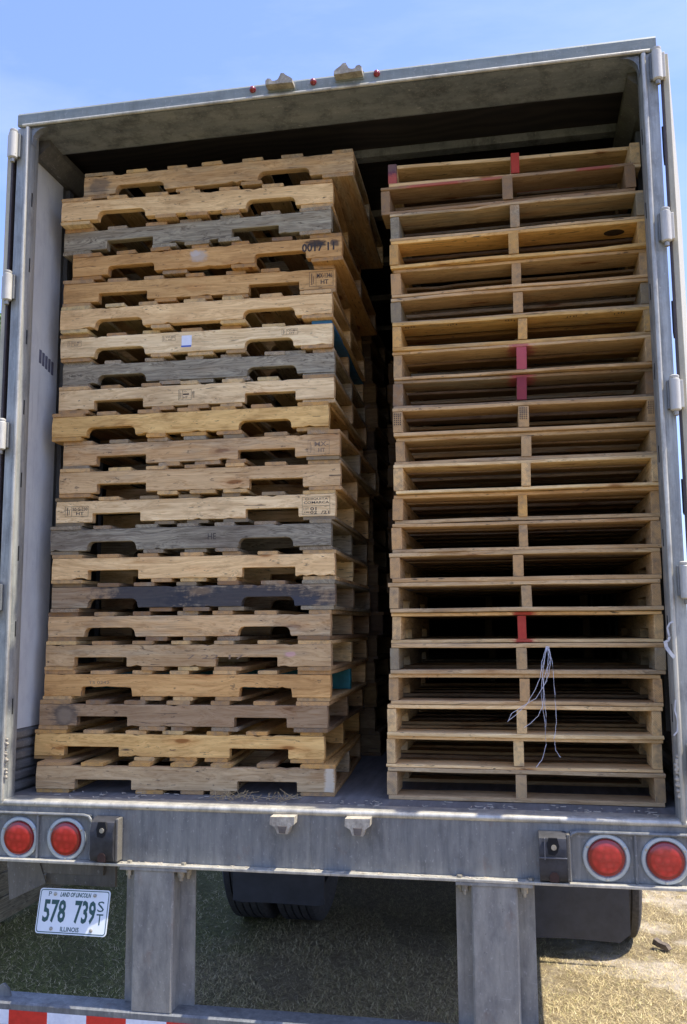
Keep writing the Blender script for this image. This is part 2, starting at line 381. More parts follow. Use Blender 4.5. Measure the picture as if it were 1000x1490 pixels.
for k in range(23):
    bm = bmesh.new(); y = .53+k*.6; bx(bm, -1.22, 1.22, y, y+.055, 3.962, 3.999, .003); P('roof_bow', bm, UNDER if k < 1 else GREYP)  # deeper bows take a darker grey in place of interior shade
for s in (-1, 1):
    w = P('side_wall', (lambda b: (bx(b, min(s*XI, s*XO), max(s*XI, s*XO), .1, LEN, FL-.12, 4.01), b)[1])(bmesh.new()), SHADEDM)
    # liner panel near the door, then posts with panels darkened for interior shade between them
    bm = bmesh.new(); bx(bm, *sorted((s*(XI-.004), s*(XI-.0005))), .105, .375, 1.452, 3.885); P('liner_panel', bm, WALLM, w).location = (0, 0, 0)
    bm = bmesh.new()
    for k in range(34):
        y = .40+k*.42; bx(bm, *sorted((s*(XI-.022), s*(XI-.001))), y, y+.045, 1.45, 3.88, .003)
    P('wall_post', bm, SHADEDM, w)
    bm = bmesh.new()
    for k in range(6):
        z = 1.205+k*.041; prism(bm, [(s*(XI-.001), z), (s*(XI-.010), z+.008), (s*(XI-.010), z+.030), (s*(XI-.001), z+.038)], .085, LEN)
    P('scuff_band', bm, SCUFF, w)
    bm = bmesh.new()
    prism(bm, [(s*(XI-.001), 3.885), (s*(XI-.03), 3.885), (s*(XI-.085), 3.93), (s*(XI-.085), 3.96), (s*(XI-.001), 3.96)], .10, LEN); P('top_rail', bm, SHADEDM)
# barcode-like bar mark on the left liner
bm = bmesh.new()
for k in range(5): bx(bm, -XI+.0042, -XI+.005, .215+k*.026, .235+k*.026, 3.0-.006*k, 3.06-.006*k)
P('bar_mark', bm, plain('grey_mark', (.10, .10, .13), .6)).location = (0, -7, 0)

# rear frame: jambs, header
def arc(cx, cy, r0, a0, a1, n=5): return [(cx+r0*math.cos(R_(a0+(a1-a0)*i/(n-1))), cy+r0*math.sin(R_(a0+(a1-a0)*i/(n-1)))) for i in range(n)]
for s in (-1, 1):
    prof = [(1.294, .012), (1.294, 0), (1.256, 0)] + arc(1.2465, -.001, .009, 0, -180, 7) + [(1.237, .004), (1.234, .01), (1.232, .062), (1.238, .072), (1.262, .076), (1.286, .10), (1.294, .10)]
    bm = bmesh.new(); prism(bm, [(s*x, y) for x, y in prof], FL-.01, 3.958, axis='z')
    j = P('door_jamb', bm, JAMB, smooth=True)
    bm = bmesh.new(); tube(bm, [(s*1.2465, -.0045, FL), (s*1.2465, -.0045, 3.958)], .0088, 10); P('jamb_bead', bm, ALU, j, True)
    for z in (3.647, 3.36, 3.05, 2.753, 2.452, 2.154, 1.854, 1.553):
        bm = bmesh.new(); bx(bm, *sorted((s*1.2315, s*1.2345)), .022, .028, z-.03, z+.03)  # black insets stand in for the shade inside the slot holes
        sl = P('jamb_slot', bm, SLOTM, j)
    # weld patches low on the jamb
    bm = bmesh.new(); rr = random.Random(5+s)
    for k in range(34):
        z = 1.28+rr.random()*.15; x = s*(1.236+rr.uniform(-.005, .010)); q = rr.uniform(.003, .008); lathe(bm, [(q*.3, -q*.9), (q*.8, -q*.7), (q, -q*.2), (q, .004)], (x, -.004, z), 'y', 6)
    P('weld_bead', bm, KEEP, j, True)
bm = bmesh.new()
prism(bm, [(0, 3.966), (-.006, 3.972), (-.006, 4.016), (0, 4.026), (.22, 4.03), (.22, 3.985), (.10, 3.978), (.02, 3.972)], -1.294, 1.294, axis='x')
hd = P('header', bm, HEAD)
bm = bmesh.new(); tube(bm, [(-1.27, -.005, 3.968), (1.27, -.005, 3.968)], .007, 8); P('header_lip', bm, ALU, hd, True)
bm = bmesh.new(); prism(bm, [(.004, 3.9605), (.004, 3.9665), (.03, 3.970), (.215, 3.982), (.222, 3.952), (.21, 3.948)], -1.286, 1.286, axis='x')
P('header_soffit', bm, UNDER)
for s in (-1, 1):   # corner gussets
    bm = bmesh.new(); prism(bm, [(s*1.232, 3.958), (s*1.165, 3.957), (s*1.195, 3.951), (s*1.214, 3.938), (s*1.226, 3.92), (s*1.232, 3.885)], .004, .04, 'y'); P('corner_gusset', bm, UNDER)
def cradle(name, x, z, m=1):
    bm = bmesh.new()
    pts = [(-.055, -.010), (.056, -.014), (.055, .006), (.046, .018), (.030, .032), (.020, .046), (.008, .048), (.003, .032), (-.004, .014), (-.016, .007), (-.028, .009), (-.033, .022), (-.046, .026), (-.055, .014)]
    prism(bm, [(x+m*a, z-.006+b*.72) for a, b in pts], -.050, -.006, 'y', .005)
    o = P(name, bm, KEEP, smooth=True)
    bm = bmesh.new(); bx(bm, x-.058, x+.058, -.010, -.0065, z-.022, z+.012, .002); P('base_plate', bm, HEAD, o)
    return o
cradle('lock_keeper', -.140, 4.003); cradle('lock_keeper', .138, 4.013, -1)
for x, z in ((-.259, 4.002), (-.009, 4.003), (.246, 4.006)):
    bm = bmesh.new(); lathe(bm, [(.013, .0), (.013, -.006), (.010, -.013), (.005, -.017), (.001, -.018)], (x, -.007, z), 'y', 20); P('marker_light', bm, LENS, smooth=True)
# hinges
for s, zs in ((-1, (3.876, 3.255, 2.631, 1.978, 1.40)), (1, (3.897, 3.275, 2.656, 2.001, 1.40))):
    for z in zs:
        x = s*(1.298 if s < 0 else 1.290); bm = bmesh.new()
        lathe(bm, [(.013, -.062), (.018, -.058), (.018, .050), (.015, .053), (.0165, .056), (.0165, .063), (.012, .066)], (x, -.026, z), 'z', 20)
        h = P('hinge', bm, WHITEP, smooth=True)
        bm = bmesh.new(); bx(bm, *sorted((x-s*.024, x+s*.004)), -.018, -.001, z-.052, z+.052, .003); P('bracket', bm, GALV, h)
        bm = bmesh.new(); lathe(bm, [(.006, -.080), (.009, -.078), (.009, -.062), (.013, -.0615)], (x, -.026, z), 'z', 12); P('hinge_pin', bm, BOLT, h, True)
        bm = bmesh.new(); bx(bm, *sorted((x+s*.004, x+s*.030)), -.022, .02, z-.05, z+.05, .003); P('strap', bm, WHITEP, h)
# doors folded back
def door(s, x, slope):
    d = empty('door', (x, -7+.002, 0), 0, tr); d.rotation_euler = (0, 0, -math.atan(slope)*1.0)
    if s > 0: d['label'] = 'right door swung back beside the trailer side'
    else: d['label'] = 'left door folded back against the trailer side'
    t = .030
    bm = bmesh.new(); bx(bm, *sorted((s*.010, s*t)), 0, 1.22, 1.22, 3.95, .002); obj('door_panel', bm, CREAM, d)
    bm = bmesh.new(); bx(bm, *sorted((0, s*.0095)), -.004, 1.21, 1.23, 3.965, .002); obj('door_seal', bm, SEAL, d)
    for z in (3.62, 2.95, 2.3, 1.7):
        bm = bmesh.new(); bx(bm, *sorted((-s*.006, s*.002)), .02, .09, z-.06, z+.06, .002); obj('door_bracket', bm, DARKM, d)
door(1, 1.3035, .205); door(-1, -1.3095, 0)
# rear beam
bm = bmesh.new(); bx(bm, -1.294, 1.294, 0, .012, .996, 1.186)
rb = P('rear_beam', bm, GALV)
bm = bmesh.new(); tube(bm, [(-1.294, .006, 1.1915), (1.294, .006, 1.1915)], .0125, 12); bx(bm, -1.294, 1.294, .008, .09, 1.2005, 1.2045, .001); P('sill_edge', bm, ALU, rb, True)
bm = bmesh.new(); bx(bm, -1.294, 1.294, -.038, .05, .985, .995, .002); P('bottom_flange', bm, ALU, rb)
bm = bmesh.new()
for x in (-.028,): tube(bm, [(x, -.001, 1.0), (x+.001, -.001, 1.18)], .003, 6)
P('weld_seam', bm, GALV, rb, True)
for x in (-.71, -.50, .50, .74):
    bm = bmesh.new(); lathe(bm, [(.010, .995), (.010, 1.003), (.006, 1.004)], (x, -.018, 0), 'z', 6); P('flange_bolt', bm, BOLT, rb)
for x, z in ((-.122, 1.158), (.150, 1.160)):
    bm = bmesh.new()
    prism(bm, [(x-.044, z+.024), (x-.046, z-.002), (x-.026, z-.012), (x-.018, z-.032), (x+.020, z-.034), (x+.028, z-.010), (x+.044, z+.0), (x+.046, z+.026)], -.052, -.002, 'y', .005)
    kp = P('lock_keeper', bm, KEEP, smooth=True)
    bm = bmesh.new(); prism(bm, [(x-.014, z-.006), (x-.010, z-.030), (x+.012, z-.031), (x+.018, z-.006)], -.056, -.05, 'y', .001); P('socket', bm, plain('socket_dark', (.12, .10, .08), .8), kp)
# lamp boxes and lamps
for x0, x1, xd, cxs in ((-1.292, -.868, -1.087, (-1.164, -.971)), (.872, 1.292, 1.087, (.992, 1.182))):
    bm = bmesh.new(); z0, z1 = .9965, 1.158; sgn = -1 if x0 < 0 else 1
    xin = x1 if x0 < 0 else x0; xo_ = x0 if x0 < 0 else x1
    pts = [(xo_, -.014, z1)] + [(xin+sgn*.020*(1-math.sin(a)), -.014, z1-.020*(1-math.cos(a))) for a in (0, .4, .8, 1.2, 1.57)] + [(xin, -.014, z0)]
    pts = [(xo_, -.014, z1), (xin+sgn*.03, -.014, z1), (xin+sgn*.012, -.014, z1-.005), (xin+sgn*.003, -.014, z1-.016), (xin, -.014, z1-.03), (xin, -.014, z0)]
    tube(bm, pts, .006, 8)
    tube(bm, [(xd, -.012, z0), (xd, -.012, z1)], .005, 8)
    bx(bm, min(x0, x1)+.002, max(x0, x1)-.002, -.003, -.0005, z0, z1)
    # depth of the box behind the rim
    bx(bm, min(x0, x1)+.004, max(x0, x1)-.004, -.013, -.0035, z1-.004, z1+.001)
    lb = P('lamp_box', bm, GALV, smooth=True)
for x, z in ((-1.164, 1.066), (-.971, 1.069), (.992, 1.077), (1.182, 1.074)):
    tl = empty('tail_light', (x, -7, z), 0, tr)
    bm = bmesh.new(); lathe(bm, [(.078, -.0035), (.078, -.009), (.075, -.012), (.066, -.013), (.0625, -.010), (.0625, -.0035)], (0, 0, 0), 'y', 40, closed=True); obj('ring', bm, RINGM, tl, True)
    bm = bmesh.new(); lathe(bm, [(.0615, -.004), (.0615, -.012), (.058, -.017), (.045, -.020), (.025, -.0215), (.004, -.022)], (0, 0, 0), 'y', 40); obj('lens', bm, LENS, tl, True)
    for a in (-90, 30, 150):
        bm = bmesh.new(); lathe(bm, [(.0055, -.012), (.0055, -.0145), (.003, -.016)], (.070*math.cos(R_(a)), 0, .070*math.sin(R_(a))), 'y', 10); obj('screw', bm, ALU, tl)
# dock bumpers
for x in (-.803, .817):
    db = None
    bm = bmesh.new()
    prism(bm, [(-.002, 1.000), (-.030, .998), (-.052, 1.006), (-.062, 1.03), (-.060, 1.075), (-.064, 1.11), (-.052, 1.142), (-.030, 1.155), (-.002, 1.157)], x-.046, x+.044, 'x', .006)
    db = P('dock_bumper', bm, RUB, smooth=True)
    if x > 0:
        bm = bmesh.new(); bx(bm, x-.047, x+.045, -.0655, -.058, 1.079, 1.083, .001); bx(bm, x-.030, x-.026, -.0660, -.056, 1.075, 1.145, .001); P('rib', bm, plain('worn_rubber_edge', (.10, .10, .105), .5), db)
    bm = bmesh.new(); prism(bm, [(x-.016, 1.093), (x-.020, 1.120), (x-.014, 1.146), (x+.014, 1.146), (x+.020, 1.120), (x+.014, 1.100), (x+.004, 1.090)], -.0655, -.056, 'y'); P('bolt_recess', bm, plain('recess_black', (.006, .006, .006), .9), db)  # black piece painted in place of the shade inside a hollow
    bm = bmesh.new(); lathe(bm, [(.009, -.069), (.009, -.0645), (.006, -.064)], (x+.002, 0, 1.116), 'y', 12); P('bolt', bm, BOLT, db)
    bm = bmesh.new(); prism(bm, [(x-.014, 1.004), (x-.014, 1.026), (x-.006, 1.036), (x+.008, 1.036), (x+.016, 1.026), (x+.016, 1.004)], -.0635, -.052, 'y'); P('bolt_recess', bm, plain('recess_rust', (.045, .022, .014), .9), db)
    bm = bmesh.new(); bx(bm, x+.0445, x+.056, -.045, -.001, 1.002, 1.155, .003); P('side_plate', bm, GREYP, db)
# underride guard
ug = empty('underride_guard', (0, -7, 0), 0, tr)
for x in (-.612, .617):
    bm = bmesh.new()
    def hat(y0, y1, k=1): return [(x-.135*k, y1), (x-.135*k, y1+.008), (x-.070, y1+.008), (x-.070, y1+.02), (x+.070, y1+.02), (x+.070, y1+.008), (x+.135*k, y1+.008), (x+.135*k, y1), (x+.078, y1), (x+.078, y0+.006), (x+.072, y0), (x-.072, y0), (x-.078, y0+.006), (x-.078, y1)]
    prism(bm, hat(-.032, .046), .4885, .972, 'z')
    p = obj('post', bm, POST, ug)
    bm = bmesh.new(); bx(bm, x-.13, x+.13, -.036, .06, .973, .9845, .002); obj('mounting_plate', bm, POST, ug)
    for dx in (-.10, .10, .115 if x < 0 else -.115):
        bm = bmesh.new(); lathe(bm, [(.007, .938), (.007, .950), (.013, .951), (.013, .966), (.015, .967), (.015, .9725)], (x+dx, -.012 if abs(dx) < .11 else .02, 0), 'z', 8); obj('bolt', bm, BOLT, ug)
bm = bmesh.new(); prism(bm, [(-.031, .382), (-.036, .388), (-.036, .480), (-.029, .487), (.060, .487), (.066, .481), (.066, .382)], -1.27, 1.27, 'x'); bar = obj('bar', bm, GALV, ug)
bm = bmesh.new(); prism(bm, [(-1.246, .4875), (-1.186, .4875), (-1.196, .515), (-1.215, .532), (-1.232, .525)], .010, .020, 'y', .002); obj('bar_lug', bm, GALV, ug)
for k in range(17):
    x = -1.1635-.1535+.1535*k
    if x+.1535 > 1.27: break
    bm = bmesh.new(); quad(bm, max(x, -1.265), min(x+.1535, 1.265), .410, .461, -.0372); obj('reflective_tape', bm, (TAPER, TAPEW)[(k+1) % 2], ug)
# under-body: cross members, rails, hanging panel, plate bracket
for k in range(9):
    bm = bmesh.new(); y = .62+k*.31
    prism(bm, [(y, 1.05), (y+.05, 1.05), (y+.05, 1.056), (y+.028, 1.058), (y+.028, 1.138), (y+.05, 1.14), (y+.05, 1.146), (y, 1.146), (y, 1.14), (y+.022, 1.138), (y+.022, 1.058), (y, 1.056)], -1.28, 1.28, 'x'); P('cross_member', bm, DARKM)
for s in (-1, 1):
    bm = bmesh.new(); bx(bm, s*.55-.05, s*.55+.05, .9, 6, .93, 1.045); P('slider_rail', bm, DARKM)
bm = bmesh.new(); bx(bm, -1.18, -.893, .150, .17, .897, .984, .002); bx(bm, -1.146, -.852, .172, .19, .850, .93, .002)
P('plate_bracket', bm, GREYP)
bm = bmesh.new(); prism(bm, [(-1.305, .984), (-1.283, .79), (-1.13, .862), (-1.178, .984)], .142, .148, 'y'); P('side_panel', bm, GREYP)
# licence plate
pl = empty('licence_plate', (-.934, -7-.012, .809), 0, tr); pl.rotation_euler = (R_(-14), R_(-2.4), R_(-7))
def rrect(w, h, r0, n=4):
    o = []
    for cx, cy, a in ((w-r0, -h+r0, -90), (w-r0, h-r0, 0), (-w+r0, h-r0, 90), (-w+r0, -h+r0, 180)):
        o += [(cx+r0*math.cos(R_(a+90*i/n)), cy+r0*math.sin(R_(a+90*i/n))) for i in range(n+1)]
    return o
HW, HH = .152, .078
bm = bmesh.new(); prism(bm, rrect(HW, HH, .012), -.001, .001, 'y'); obj('plate', bm, PLATEW, pl)
bm = bmesh.new()
A = rrect(HW-.004, HH-.004, .010); B = rrect(HW-.007, HH-.007, .008)
va = [bm.verts.new((x, -.0016, z)) for x, z in A]; vb = [bm.verts.new((x, -.0016, z)) for x, z in B]
for i in range(len(A)): bm.faces.new((va[i], va[(i+1) % len(A)], vb[(i+1) % len(A)], vb[i]))
text_bm(bm, '578', -.128, -.030, -.040, .040, -.0016, 0, off=.028)
text_bm(bm, '739', .008, .098, -.040, .040, -.0016, 0, off=.028)
text_bm(bm, 'S', .104, .132, .004, .040, -.0016); text_bm(bm, 'T', .104, .132, -.040, -.003, -.0016)
text_bm(bm, 'P', -.112, -.099, .051, .067, -.0016); text_bm(bm, 'LAND OF LINCOLN', -.062, .072, .050, .066, -.0016, .3, off=.03)
text_bm(bm, 'ILLINOIS', -.044, .036, -.068, -.052, -.0016, off=.02)
obj('lettering', bm, PLATEG, pl)
for x, z in ((-.083, .059), (.088, .059), (-.083, -.060), (.088, -.060)):
    bm = bmesh.new(); lathe(bm, [(.0065, -.0012), (.0065, -.005), (.003, -.0065)], (x, 0, z), 'y', 8); obj('bolt', bm, BOLT, pl)
# wheels, flaps
def wheel(x, y, w=.265, r0=.51):
    wh = empty('wheel', (x, y-7, r0), 0, tr)
    prof = [(.29, -w*.42), (.40, -w*.5), (.47, -w*.49), (r0-.012, -w*.44)]
    n = 4; ww = w*.86
    for i in range(n+1):
        a = -ww/2+ww/(n+1)*i; b = a+ww/(n+1)
        prof += [(r0-.002, a+.004), (r0, (a+b)/2-.002), (r0-.002, b-.006)]
        if i < n: prof += [(r0-.016, b-.005), (r0-.016, b+.003)]
    prof += [(r0-.012, w*.44), (.47, w*.49), (.40, w*.5), (.29, w*.42)]
    bm = bmesh.new(); lathe(bm, prof, (0, 0, 0), 'x', 72, closed=True); obj('tyre', bm, TYRE, wh, True)
    bm = bmesh.new(); lathe(bm, [(.288, -w*.40), (.27, -w*.2), (.25, 0), (.15, .02), (.10, .05), (.05, .055)], (0, 0, 0), 'x', 32); obj('rim', bm, GREYP, wh, True)
for y in (2.68, 3.91):
    for x in (-.965, -.655, .925, 1.235): wheel(x, y)
    bm = bmesh.new(); tube(bm, [(-.9, y, .51), (1.1, y, .51)], .065, 14); P('axle', bm, DARKM, smooth=True)
def flapf(x0, x1, zb, y, bow, rc):
    bm = bmesh.new(); n = 10; fr = []; bk = []
    for i in range(n+1):
        t = i/n; x = x0+(x1-x0)*t; z = zb+bow*(2*t-1)**2*-1+bow*.3*math.sin(t*5)
        if x1-x < rc: z += rc-math.sqrt(max(0, rc*rc-(rc-(x1-x))**2))
        if x-x0 < rc: z += rc-math.sqrt(max(0, rc*rc-(rc-(x-x0))**2))
        fr.append((x, z))
    pts = fr+[(x1, .98), (x0, .98)]
    prism(bm, pts, y, y+.012, 'y'); return P('mud_flap', bm, FLAP)
flapf(.70, 1.279, .135, 2.10, .008, .05); flapf(-.985, -.43, .243, 2.10, .004, .01)
# torn strap hanging on the right jamb
bm = bmesh.new()
def ribbon(bm, pts, w, t=.0012):
    q = [Vector(p) for p in pts]
    for a, b in zip(q[:-1], q[1:]):
        d = (b-a).normalized(); sd_ = d.cross(Vector((0, 1, 0))).normalized()*w/2; th = Vector((0, t, 0))
        A = [bm.verts.new(p) for p in (a-sd_, a+sd_, b+sd_, b-sd_)]; B = [bm.verts.new(p+th) for p in (a-sd_, a+sd_, b+sd_, b-sd_)]
        bm.faces.new(A); bm.faces.new(B[::-1])
        for i in range(4): bm.faces.new((A[i], B[i], B[(i+1) % 4], A[(i+1) % 4]))
ribbon(bm, [(1.216, -.014, 1.797), (1.219, -.014, 1.775), (1.234, -.016, 1.752), (1.243, -.018, 1.741)], .012)
ribbon(bm, [(1.246, -.014, 1.862), (1.234, -.014, 1.858), (1.225, -.014, 1.842), (1.229, -.014, 1.815)], .006)
ribbon(bm, [(1.216, -.015, 1.794), (1.226, -.015, 1.799), (1.231, -.015, 1.812)], .008)
o = obj('torn_strap', bm, STRAP); tag(o, 'torn white plastic strap caught on the right door jamb', 'strap')
bm = bmesh.new()
ribbon(bm, [(1.240, -.012, 1.60), (1.236, -.012, 1.565), (1.244, -.012, 1.53), (1.240, -.012, 1.495), (1.228, -.012, 1.482)], .005)
o = obj('torn_strap', bm, STRAP); tag(o, 'shorter grey-white shred of strap below the torn white one', 'strap')

# ------------------------------------------------------------ pallets
TONE = {'pale': (.93, .66, .33), 'cream': (.95, .72, .40), 'gold': (.83, .525, .19), 'tan': (.68, .465, .235), 'brown': (.40, .265, .145),
        'orange': (.64, .385, .15), 'pink': (.65, .46, .245), 'grey': (.40, .34, .225), 'dark': (.19, .16, .125)}
def tone(o, t, w, r, jit=.12):
    c = TONE[t]; k = 1+r.uniform(-jit, jit); h = r.uniform(-.04, .04)
    o.color = (min(.95, c[0]*k*(1+h)), c[1]*k, c[2]*k*(1-h), max(0, min(1, w+r.uniform(-.1, .1))))
def board_mesh(L, Wd, T, r, bow=0.0, chip=True):
    """plank along X with eased, slightly irregular edges"""
    bm = bmesh.new(); n = 12; e = min(.0022, T*.14); rings = []
    wa, wb, ph = r.uniform(0, .004), r.uniform(0, .004), r.uniform(0, 6)
    sk0, sk1 = r.uniform(-.003, .003), r.uniform(-.003, .003)
    ck = r.uniform(-.4, .4)*L if chip and r.random() < .6 else None; side = r.choice((-1, 1)); cs = r.uniform(.004, .014)
    for i in range(n+1):
        t = i/n; x = -L/2+L*t; y0 = -Wd/2+wa*math.sin(ph+t*7); y1 = Wd/2+wb*math.sin(ph*2+t*9)
        if ck is not None:
            d = cs*math.exp(-((x-ck)/(.05))**2)
            if side < 0: y0 += d
            else: y1 -= d
        z = bow*math.sin(math.pi*t)+.0006*math.sin(ph+t*11)
        tt = T/2
        rg = []
        for (y, zz) in ((y0+e, -tt), (y1-e, -tt), (y1, -tt+e), (y1, tt-e), (y1-e, tt), (y0+e, tt), (y0, tt-e), (y0, -tt+e)):
            dx = 0
            if i == 0: dx = sk0*(y/Wd)+e*.4*(abs(zz) > tt-e*.5)
            if i == n: dx = sk1*(y/Wd)-e*.4*(abs(zz) > tt-e*.5)
            rg.append(bm.verts.new((x+dx, y, zz+z)))
        rings.append(rg)
    for i in range(n):
        for k in range(8): bm.faces.new((rings[i][k], rings[i][(k+1) % 8], rings[i+1][(k+1) % 8], rings[i+1][k]))
    bm.faces.new(rings[0][::-1]); bm.faces.new(rings[-1])
    return bm
def stringer_mesh(L, H, Wd, r, style='round', notches=((.165, .385), (.83, 1.055)), nh=.038, half=False):
    """notched stringer along X, centred on the origin; the fork notches are cut from below"""
    bm = bmesh.new(); pts = []
    rad = {'round': .026, 'soft': .014, 'square': .005, 'rough': .003}[style]
    zb, zt = -H/2, H/2
    pts.append((-L/2+r.uniform(0, .003), zb))
    for a, b in notches:
        a += -L/2+r.uniform(-.006, .006); b += -L/2+r.uniform(-.006, .006); zc = zb+nh
        if style == 'rough':
            pts += [(a, zb), (a+.003, zc-.006), (a+.008, zc)]
            m = 12
            for i in range(1, m): pts.append((a+.008+(b-a-.016)*i/m, zc+r.uniform(-.002, .003)))
            pts += [(b-.006, zc-.003), (b-.003, zc-.012), (b, zb)]
        else:
            fl = r.uniform(0, .004) if style != 'square' else 0
            pts.append((a-fl-.002, zb)); pts.append((a-fl*.4, zb+nh*.12))
            pts += [(a+rad-rad*math.cos(t), zc-rad+rad*math.sin(t)) for t in [math.pi/2*i/4 for i in range(5)]]
            pts += [(b-rad+rad*math.sin(t), zc-rad+rad*math.cos(t)) for t in [math.pi/2*i/4 for i in range(5)]]
            pts.append((b+fl*.4, zb+nh*.12)); pts.append((b+fl+.002, zb))
    pts += [(L/2-r.uniform(0, .003), zb), (L/2, zb+H*.5), (L/2-r.uniform(0, .003), zt)]
    for i in range(1, 10): pts.append((L/2-L*i/10, zt+r.uniform(-.0007, .0004)))
    pts += [(-L/2+r.uniform(0, .004), zt), (-L/2, zb+H*.6)]
    # drop doubled points
    pp = []
    for a, b in zip(pts, pts[1:]+pts[:1]):
        pp.append(a)
        if abs(a[1]-zb) < 1e-6 and abs(b[1]-zb) < 1e-6 and b[0]-a[0] > .06:
            m = int((b[0]-a[0])/.022)
            for i in range(1, m):
                pp.append((a[0]+(b[0]-a[0])*(i+r.uniform(-.2, .2))/m, zb+abs(r.gauss(0, .0006))+(r.uniform(.002, .007) if r.random() < .07 else 0)))
        elif abs(a[1]-zt) < .0009 and abs(b[1]-zt) < .0009 and a[0]-b[0] > .06:
            for i in range(1, 5):
                pp.append((a[0]+(b[0]-a[0])*(i+r.uniform(-.2, .2))/5, zt-abs(r.gauss(0, .0005))-(r.uniform(.002, .005) if r.random() < .05 else 0)))
    pts = pp
    q = [pts[0]]
    for p in pts[1:]:
        if (Vector(p)-Vector(q[-1])).length > .0008: q.append(p)
    e = .0016; n = len(q)
    def inset(pp, d):
        o = []
        for i in range(n):
            a, b, c = Vector(pp[i-1]), Vector(pp[i]), Vector(pp[(i+1) % n])
            n1 = (b-a).normalized(); n2 = (c-b).normalized(); nn = Vector((-n1.y-n2.y, n1.x+n2.x))
            nn = nn.normalized() if nn.length > .1 else Vector((-n1.y, n1.x)); o.append(tuple(b+nn*d))
        return o
    qi = inset(q, e)
    rows = [(qi, -Wd/2), (q, -Wd/2+e), (q, Wd/2-e), (qi, Wd/2)]
    V = [[bm.verts.new((p[0], y, p[1])) for p in pp] for pp, y in rows]
    for a, b in zip(V[:-1], V[1:]):
        for i in range(n): bm.faces.new((a[i], b[i], b[(i+1) % n], a[(i+1) % n]))
    from mathutils.geometry import tessellate_polygon
    for Vr in (V[0], V[-1]):
        for tri in tessellate_polygon([[Vector((p[0], p[1], 0)) for p in qi]]):
            try: bm.faces.new([Vr[i] for i in tri])
            except ValueError: pass
    return bm
SL, BL, SW = 1.219, 1.016, .038
def build_pallet(loc, rz, t, r, tn='tan', wt=.3, mix=('pale', 'tan', 'brown'), style='square', notches=None, top=None, bot=None, mats=None, label=None, group=None, front='s', nh=.038, mid=0):
    """stringers along X, boards along Y; origin at the middle of the underside"""
    root = empty('pallet', loc, rz); tag(root, label, 'pallet', group)
    bt = r.uniform(.0145, .0168) if front == 's' else r.uniform(.0125, .0172); H = t-2*bt-.0008; mats = mats or {}
    for i, y in enumerate((-BL/2+SW/2, r.uniform(-.006, .006), BL/2-SW/2)):
        bm = stringer_mesh(SL-r.uniform(0, .004), H-(0 if i == 0 else .0008), SW+(0 if front == 's' else r.uniform(-.006, .004)), r, style, notches or ((.165, .385), (.835, 1.055)), nh)
        o = obj('stringer', bm, mats.get(('s', i), WOOD), root); o.location = (r.uniform(-.002, .002) if front == 's' else r.uniform(-.002, .010), y-(mid if i == 1 else 0), bt+.0003+H/2)
        if front == 'b': o.rotation_euler = (R_(r.uniform(-1.5, 1.5)), 0, R_(r.uniform(-.3, .3)))
        if i == 0 or (front == 'b'): tone(o, tn, wt, r, .08)
        else: tone(o, r.choice(mix), wt+.1, r)
        if ('st', i) in mats: tone(o, mats[('st', i)], wt, r, .03)
    top = top or [(0, .135), (.215, .09), (.39, .09), (.565, .09), (.74, .09), (.915, .09), (1.084, .135)]
    bot = bot or [(0, .135), (.43, .09), (.565, .09), (.70, .09), (1.084, .135)]
    for nm, lst, z in (('deck_board', top, t-bt/2), ('bottom_board', bot, bt/2)):
        for i, (x, w) in enumerate(lst):
            j = 0 if front == 'b' and i in (0, len(lst)-1) else r.uniform(-.008, .008)
            if i == 0: j = r.uniform(0, .004)
            if i == len(lst)-1: j = r.uniform(-.004, 0)
            bm = board_mesh(BL-r.uniform(0, .004 if front == 's' else .012), w, (bt-.0004)*(1 if front == 's' else r.uniform(.88, 1)), r, r.uniform(-.0008, .0008) if not (front == 'b' and i == 0) else r.uniform(-.0024, .0024))
            o = obj(nm, bm, mats.get((nm[0], i), WOOD), root); o.location = (-SL/2+x+w/2+j, r.uniform(-.005, .005), z); o.rotation_euler = (0, 0, math.pi/2+r.uniform(-.004, .004))
            if front == 'b' and i == 0: tone(o, tn, wt, r, .08)
            else: tone(o, r.choice(mix), wt*r.uniform(.6, 1.4), r)
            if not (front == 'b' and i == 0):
                q = o.color; f_ = .62 if front == 'b' else .86; o.color = (q[0]*f_, q[1]*f_*.97, q[2]*f_*.93, q[3])  # shade inside the pallet openings put into the board colour
            if (nm[0]+'t', i) in mats: tone(o, mats[(nm[0]+'t', i)], 0, r, 0)
    root['_H'] = H; root['_bt'] = bt
    return root
def kid(root, name, i=0):
    return [c for c in root.children if c.name.split('.')[0] == name][i]
def stamp(root, items, ink=None, name='stamp'):
    """items in the front stringer's own coordinates, measured from its lower left corner"""
    s = kid(root, 'stringer'); bm = bmesh.new(); H = root['_H']; y = -SW/2-.0006
    for it in items:
        if it[0] == 'text': text_bm(bm, it[1], it[2]-SL/2, it[3]-SL/2, it[4]-H/2, it[5]-H/2, y, off=it[6] if len(it) > 6 else 0)
        elif it[0] == 'box':
            x0, x1, z0, z1 = it[1]-SL/2, it[2]-SL/2, it[3]-H/2, it[4]-H/2; w = .0013
            quad(bm, x0, x1, z0, z0+w, y); quad(bm, x0, x1, z1-w, z1, y); quad(bm, x0, x0+w, z0+w, z1-w, y); quad(bm, x1-w, x1, z0+w, z1-w, y)
        elif it[0] == 'bar': quad(bm, it[1]-SL/2, it[2]-SL/2, it[3]-H/2, it[4]-H/2, y)
    return obj(name, bm, ink or INK, s)

